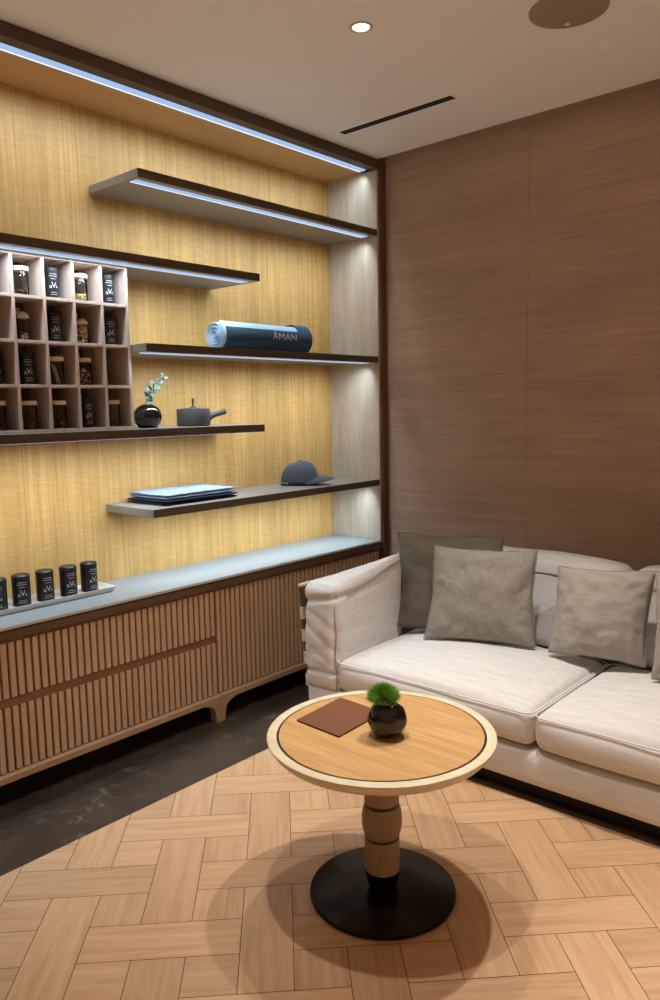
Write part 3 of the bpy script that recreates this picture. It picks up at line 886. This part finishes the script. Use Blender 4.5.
for x0, x1, sd in ((0.530, 1.436, 8), (1.440, 2.34, 9)):
    bc = build('back_cushion', soft_box((x0, -0.290, 0.330), (x1, -0.125, 0.728), 0.055, seed=sd, amp=0.005, freq=3, nseg=(40, 12, 22), shape=back_shape), M_sofa, sf, smooth=True, subsurf=1)
    zs = 0.655; yy = -0.290+0.09*(zs-0.33)/0.40-0.0135
    build('flap_seam', tube(BM(), [(x0+0.05+(x1-x0-0.1)*k/20, yy+0.004*math.cos(k), zs) for k in range(21)], 0.0028, 6), M_seam, bc, smooth=True, label='stitched flap line near the cushion top')
def arm_shape_factory(flip):
    def arm_shape(q, u, v, w_):
        t = (v+1)/2                                     # 0 = front end
        if w_ > -0.2:
            k = min(1, (w_+0.2)/1.2)
            q.z += k*(0.075*t+0.012*max(0, u)**6*max(0, t-0.7)*3.3) - k*(0.012+0.075*t)*(1-u)/2
        # fold lines around the cushion
        for z0, a_, wd in ((0.580+0.03*t+0.018*u, 0.013, 0.013), (0.262, 0.010, 0.010), (0.50-0.05*u, 0.0025, 0.018), (0.42-0.06*u, 0.003, 0.016), (0.34-0.05*u, 0.002, 0.014)):
            dz = (q.z-z0-0.008*noise.noise((q.x*9, q.y*9, z0)))/wd
            fade = max(0.0, 1-1.3*t) if z0 > 0.3 else 1.0
            g_ = a_*math.exp(-dz*dz)*fade
            if abs(v) > 0.9 and v < 0: q.y += g_
            if abs(u) > 0.8: q.x -= math.copysign(g_, u)
        return q
    return arm_shape
ac = build('arm_cushion', soft_box((0.312, -0.968, 0.178), (0.505, -0.475, 0.655), 0.042, crown=0.006, seed=12, amp=0.007, freq=6, nseg=(22, 30, 60), shape=arm_shape_factory(False)), M_sofa, sf, smooth=True, subsurf=1, label='plump cream cushion draped over the arm')
build('arm_cushion', soft_box((2.350, -0.968, 0.178), (2.545, -0.475, 0.655), 0.042, crown=0.006, seed=13, amp=0.007, freq=6, nseg=(22, 30, 60), shape=arm_shape_factory(True)), M_sofa, sf, smooth=True, subsurf=1, label='plump cream cushion draped over the arm')
# seam of the left arm cushion: vertical line on the front inner edge and a line along the top of the inner side
bm = BM(); tube(bm, [(0.496+0.004*math.sin(k), -0.958, 0.20+0.36*k/12) for k in range(13)], 0.0022, 6)
tube(bm, [(0.512+0.001*math.cos(k), -0.90+0.40*k/12, 0.600+0.098*k/12+0.003*math.sin(k*0.9)) for k in range(13)], 0.0026, 6)
build('cushion_seam', bm, M_seam, ac, smooth=True, label='grey stitched seam')
for xo, s in ((0.298, 1), (2.60, -1)):
    def ax_(z): return xo-s*0.045*max(0, (z-0.10)/0.52)+ (0.028 if s > 0 else 0.0)
    bm = BM(); P = [(ax_(0.08), 0.08), (ax_(0.62), 0.62)]
    prism(bm, [(P[0][0]-0.006, 0.08), (P[0][0]+0.006, 0.08), (P[1][0]+0.006, 0.62), (P[1][0]-0.006, 0.62)], 1, -0.945, -0.06)
    af = build('arm_frame', bm, M_armpanel, sf, label='thin slanted outer arm panel')
    build('top_rail', tube(BM(), [(ax_(0.622), -0.950, 0.622), (ax_(0.622), -0.06, 0.622)], 0.009, 10), M_armstrap, af, smooth=True, label='pale top rail')
    for z in (0.50, 0.40, 0.30, 0.20):
        bm = BM(); za, zb = z-0.026, z+0.026
        prism(bm, [(ax_(za)-0.009, za), (ax_(za)+0.009, za), (ax_(zb)+0.009, zb), (ax_(zb)-0.009, zb)], 1, -0.950, -0.055)
        build('strap', bm, M_armstrap, af, label='pale webbing strap around the panel')

pillow('large taupe throw pillow against the sofa arm, behind the speckled grey one', (0.515, -0.545, 0.382), (1.03, -0.455, 0.385), (0.385, -0.355, 0.790), (0.952, -0.350, 0.823), 0.052, M_pil1, 1)
pillow('speckled grey throw pillow standing in front of the large taupe one', (0.725, -0.630, 0.388), (1.155, -0.445, 0.384), (0.690, -0.495, 0.775), (1.118, -0.365, 0.782), 0.068, M_pil2, 2)
pillow('light grey striped throw pillow over the gap between the seat cushions', (1.222, -0.470, 0.384), (1.592, -0.410, 0.386), (1.206, -0.345, 0.722), (1.604, -0.345, 0.753), 0.066, M_pil3, 3)
pillow('light grey throw pillow cut by the right edge of the photo', (1.658, -0.535, 0.388), (2.03, -0.505, 0.388), (1.628, -0.430, 0.765), (2.00, -0.400, 0.770), 0.060, M_pil3, 4)

# ------------------------------------------------------------------ coffee table
TX, TYc = 1.302, -1.692; H = 0.487
tb = root('coffee_table', 'round pedestal side table with oak inlay top and black disc base', 'table', (TX, TYc, 0))
R = 0.322
build('rim', lathe(BM(), [(0.2945, H-0.012), (0.2945, H-0.0015), (0.296, H), (R-0.004, H), (R-0.0005, H-0.0015), (R, H-0.004), (R-0.003, H-0.010), (R-0.012, H-0.024), (R-0.022, H-0.034), (R-0.034, H-0.038), (0.05, H-0.038), (0.0, H-0.038)], (TX, TYc, 0), 128), M_ash, tb, smooth='auto', label='pale ash rim')
build('groove_ring', lathe(BM(), [(0.2885, H-0.012), (0.2885, H-0.0022), (0.2943, H-0.0022), (0.2943, H-0.012)], (TX, TYc, 0), 128), M_black, tb, smooth='auto', label='black inlay line')
build('inlay', lathe(BM(), [(0, H-0.037), (0.2883, H-0.037), (0.2883, H-0.0008), (0.2875, H), (0, H)], (TX, TYc, 0), 128), M_oak, tb, smooth='auto', label='orange oak inlay')
col = [(0.056, H-0.038), (0.056, 0.43), (0.0505, 0.40), (0.0495, 0.30), (0.0500, 0.281)]
build('collar', lathe(BM(), [(0, H-0.0385)]+col+[(0, 0.281)], (TX, TYc, 0), 64), M_col, tb, smooth='auto')
build('ring', lathe(BM(), [(0, 0.281), (0.0485, 0.281), (0.0485, 0.271), (0, 0.271)], (TX, TYc, 0), 64), M_ring, tb, smooth='auto', label='dark bronze ring')
build('bulb', lathe(BM(), [(0, 0.271), (0.0505, 0.271), (0.0545, 0.258), (0.0578, 0.238), (0.0582, 0.222), (0.0565, 0.203), (0.0530, 0.190), (0.0500, 0.181), (0, 0.181)], (TX, TYc, 0), 64), M_col, tb, smooth='auto', label='bulging turned section')
build('ring', lathe(BM(), [(0, 0.181), (0.0485, 0.181), (0.0485, 0.172), (0, 0.172)], (TX, TYc, 0), 64), M_ring, tb, smooth='auto', label='dark bronze ring')
build('column', lathe(BM(), [(0, 0.172), (0.0502, 0.172), (0.0502, 0.076), (0, 0.076)], (TX, TYc, 0), 64), M_col, tb, smooth='auto')
build('foot_cap', lathe(BM(), [(0, 0.076), (0.0502, 0.076), (0.0495, 0.060), (0.044, 0.038), (0.035, 0.020), (0, 0.020)], (TX, TYc, 0), 64), M_base, tb, smooth='auto', label='black tapered foot')
build('base_disc', lathe(BM(), [(0, 0.0), (0.203, 0.0), (0.210, 0.003), (0.2115, 0.008), (0.209, 0.015), (0.200, 0.0185), (0.05, 0.0205), (0, 0.0205)], (TX, TYc, 0), 128), M_base, tb, smooth='auto', label='black lacquered disc base')

# folder
fo = root('leather_folder', 'brown leather folder lying on the round table', 'folder', (1.148, -1.690, H))
A4 = [Vector(p) for p in ((1.067, -1.791, 0), (1.239, -1.800, 0), (1.229, -1.588, 0), (1.055, -1.578, 0))]
def quad_sheet(z0, z1, sc=1.0):
    bm = BM(); c = sum(A4, Vector())/4
    a = [bm.verts.new(c+(p-c)*sc+Vector((0, 0, z0))) for p in A4]; b = [bm.verts.new(c+(p-c)*sc+Vector((0, 0, z1))) for p in A4]
    bm.faces.new(a); bm.faces.new(b)
    for k in range(4): bm.faces.new((a[k], a[(k+1) % 4], b[(k+1) % 4], b[k]))
    bmesh.ops.bevel(bm, geom=bm.edges[:], offset=0.0006, segments=2, affect='EDGES')
    return bm
build('back_cover', quad_sheet(H+0.0002, H+0.0022), M_folder, fo)
build('paper', quad_sheet(H+0.0023, H+0.0032, 0.97), M_white, fo, label='white sheets inside')
bm = quad_sheet(H+0.0033, H+0.0055)
build('front_cover', bm, M_folder, fo)

# table vase with moss
VT = Vector((1.333, -1.702, H))
tv = root('round_vase', 'small round faceted black vase with green tuft on the coffee table', 'vase', VT)
bm = BM(); bmesh.ops.create_icosphere(bm, subdivisions=5, radius=1.0)
rnd = random.Random(21); facets = [Vector((rnd.gauss(0, 1), rnd.gauss(0, 1), rnd.gauss(0, 0.7))).normalized() for _ in range(17)]
for v in bm.verts:
    d = v.co.normalized(); r = 1.0
    for f_ in facets:
        k = d.dot(f_)
        if k > 0.93: r = min(r, 0.945/k) if k*1.0 > 0.945 else r
    p = d*r
    z = p.z
    v.co = Vector((p.x*0.0565, p.y*0.0565, 0.050+p.z*0.0520))
    if v.co.z < 0.003: v.co.z = 0.0003
    if v.co.z > 0.093:
        rr = math.hypot(v.co.x, v.co.y)
        v.co.z = 0.093 if rr > 0.020 else 0.082
build('vase_body', bm, M_vase, tv, smooth=True, local=True)
bm = BM(); rnd = random.Random(8); mc = Vector((-0.009, -0.005, 0.106))
bmesh.ops.create_icosphere(bm, subdivisions=3, radius=0.024, matrix=Matrix.Translation(mc+Vector((0, 0, 0.002))))
for k in range(2000):
    d = Vector((rnd.gauss(0, 1), rnd.gauss(0, 1), abs(rnd.gauss(0, 1))*0.95-0.05)).normalized()
    ln = rnd.uniform(0.045, 0.056)*(0.93 if d.z > 0.6 else 1.0)
    s = d.cross(Vector((rnd.random(), rnd.random(), rnd.random()))).normalized()*0.0011
    t2 = d.cross(s).normalized()*0.0011
    a = mc+d*0.006; b = mc+d*ln*0.6+Vector((0, 0, -0.001)); e = mc+d*ln+Vector((rnd.uniform(-1, 1), rnd.uniform(-1, 1), rnd.uniform(-1, 1)))*0.003
    v_ = [bm.verts.new(p) for p in (a+s, a-s, b+s*0.9, b-s*0.9, a+t2, b+t2*0.9, e)]
    for q in ((0, 1, 3, 2), (1, 4, 5, 3), (4, 0, 2, 5), (2, 3, 6), (3, 5, 6), (5, 2, 6)): bm.faces.new([v_[i] for i in q])
o = build('moss_tuft', bm, M_moss, tv, local=True, label='bright green mossy tuft'); o['kind'] = 'stuff'

# ------------------------------------------------------------------ ceiling fittings
dl = root('downlight', 'small round recessed downlight glowing in the ceiling', 'ceiling light', (0.836, -1.155, CEIL))
build('trim_ring', lathe(BM(), [(0.029, 0.0), (0.030, -0.003), (0.040, -0.003), (0.0415, 0.0)], (0.836, -1.155, CEIL), 48), M_lampring, dl, smooth='auto', label='pale trim ring')
build('lens', lathe(BM(), [(0.0285, -0.0006), (0.02, -0.0016), (0, -0.002)], (0.836, -1.155, CEIL), 40), M_lamp, dl, smooth=True, label='glowing warm white lens')
spk = root('ceiling_speaker', 'large round tan speaker grille in the ceiling', 'speaker', (1.405, -0.775, CEIL))
build('grille', lathe(BM(), [(0.1275, 0.0), (0.1275, -0.002), (0.124, -0.003), (0, -0.0035)], (1.405, -0.775, CEIL), 72), M_speaker, spk, smooth='auto')
build('badge', lathe(BM(), [(0.009, -0.0034), (0.008, -0.0050), (0, -0.0052)], (1.362, -0.690, CEIL), 20), M_ceil, spk, smooth='auto', label='tiny pale badge')
sd = root('ceiling_cover_plate', 'small flat round cover plate in the ceiling near the speaker', 'cover plate', (1.397, -0.414, CEIL))
build('plate', lathe(BM(), [(0.040, 0.0), (0.040, -0.005), (0.038, -0.0065), (0, -0.007)], (1.397, -0.414, CEIL), 48), M_ceil, sd, smooth='auto')
sl = root('slot_diffuser', 'long narrow black air slot in the ceiling', 'air vent', (0.43, -0.42, CEIL))
bm = BM(); box(bm, (0.128, -0.447, CEIL-0.0012), (0.742, -0.402, CEIL+0.001))
build('slot', bm, M_slot, sl)
bm = BM()
for a, b in (((0.124, -0.4505), (0.746, -0.447)), ((0.124, -0.402), (0.746, -0.3985)), ((0.124, -0.447), (0.128, -0.402)), ((0.742, -0.447), (0.746, -0.402))):
    box(bm, (a[0], a[1], CEIL-0.002), (b[0], b[1], CEIL+0.001))
build('frame', bm, M_ceil, sl)
build('blade', box(BM(), (0.129, -0.4255, CEIL-0.0018), (0.741, -0.4235, CEIL+0.001)), M_trim, sl)

# ------------------------------------------------------------------ lights
def spot(x, y, power, size=78, blend=0.7, rad=0.03, col=(1.0, 0.95, 0.88), tx=None):
    l = bpy.data.lights.new('downlight_or_fill', 'SPOT'); l.energy = power; l.spot_size = math.radians(size); l.spot_blend = blend
    l.shadow_soft_size = rad; l.color = col
    o = bpy.data.objects.new('downlight_or_fill', l); COL.objects.link(o); o.location = (x, y, CEIL-0.02)
    if tx:
        o.rotation_euler = (Vector((tx[0], tx[1], 0))-o.location).to_track_quat('-Z', 'Y').to_euler()
    return o
spot(1.40, -1.10, 124, 63, blend=0.85)
spot(1.28, -2.02, 68, 74)
spot(0.845, -1.145, 52, 74, rad=0.025)
FILL_WHITE = (1.0, 0.96, 0.91)
for x, y in ((3.15, -1.5), (3.5, -3.0), (3.5, -4.4), (2.2, -4.2), (0.9, -4.2), (4.1, -2.2), (4.1, -0.8)): spot(x, y, 190, 62, col=FILL_WHITE)  # unseen fill spots without fittings, added to raise the bounced light in the room

w = bpy.data.worlds.new('room_air'); SC.world = w; w.use_nodes = True
w.node_tree.nodes['Background'].inputs[0].default_value = (0.9, 0.75, 0.6, 1); w.node_tree.nodes['Background'].inputs[1].default_value = 0.02

# ------------------------------------------------------------------ camera
cam = bpy.data.cameras.new('camera'); co = bpy.data.objects.new('camera', cam); COL.objects.link(co)
r_ = Vector((0.75123616, 0.65975445, -0.01919089)); u_ = Vector((-0.06505167, 0.10294321, 0.99255779)); f_ = Vector((-0.65682, 0.74439691, -0.12025279))
m = Matrix((r_, u_, -f_)).transposed().to_4x4(); m.translation = Vector((2.57691405, -3.33488972, 1.4))
co.matrix_world = m
cam.sensor_fit = 'VERTICAL'; cam.sensor_height = 36.0; cam.lens = 767.3004/1000*36.0; cam.clip_start = 0.05
SC.camera = co
SC.view_settings.view_transform = 'Standard'; SC.view_settings.look = 'None'
SC.view_settings.exposure = 0.13; SC.view_settings.gamma = 1.0; SC.view_settings.use_curve_mapping = False
SC.cycles.use_denoising = True
SC.cycles.max_bounces = 10; SC.cycles.diffuse_bounces = 6; SC.cycles.transmission_bounces = 10
SC.cycles.caustics_reflective = False; SC.cycles.caustics_refractive = False
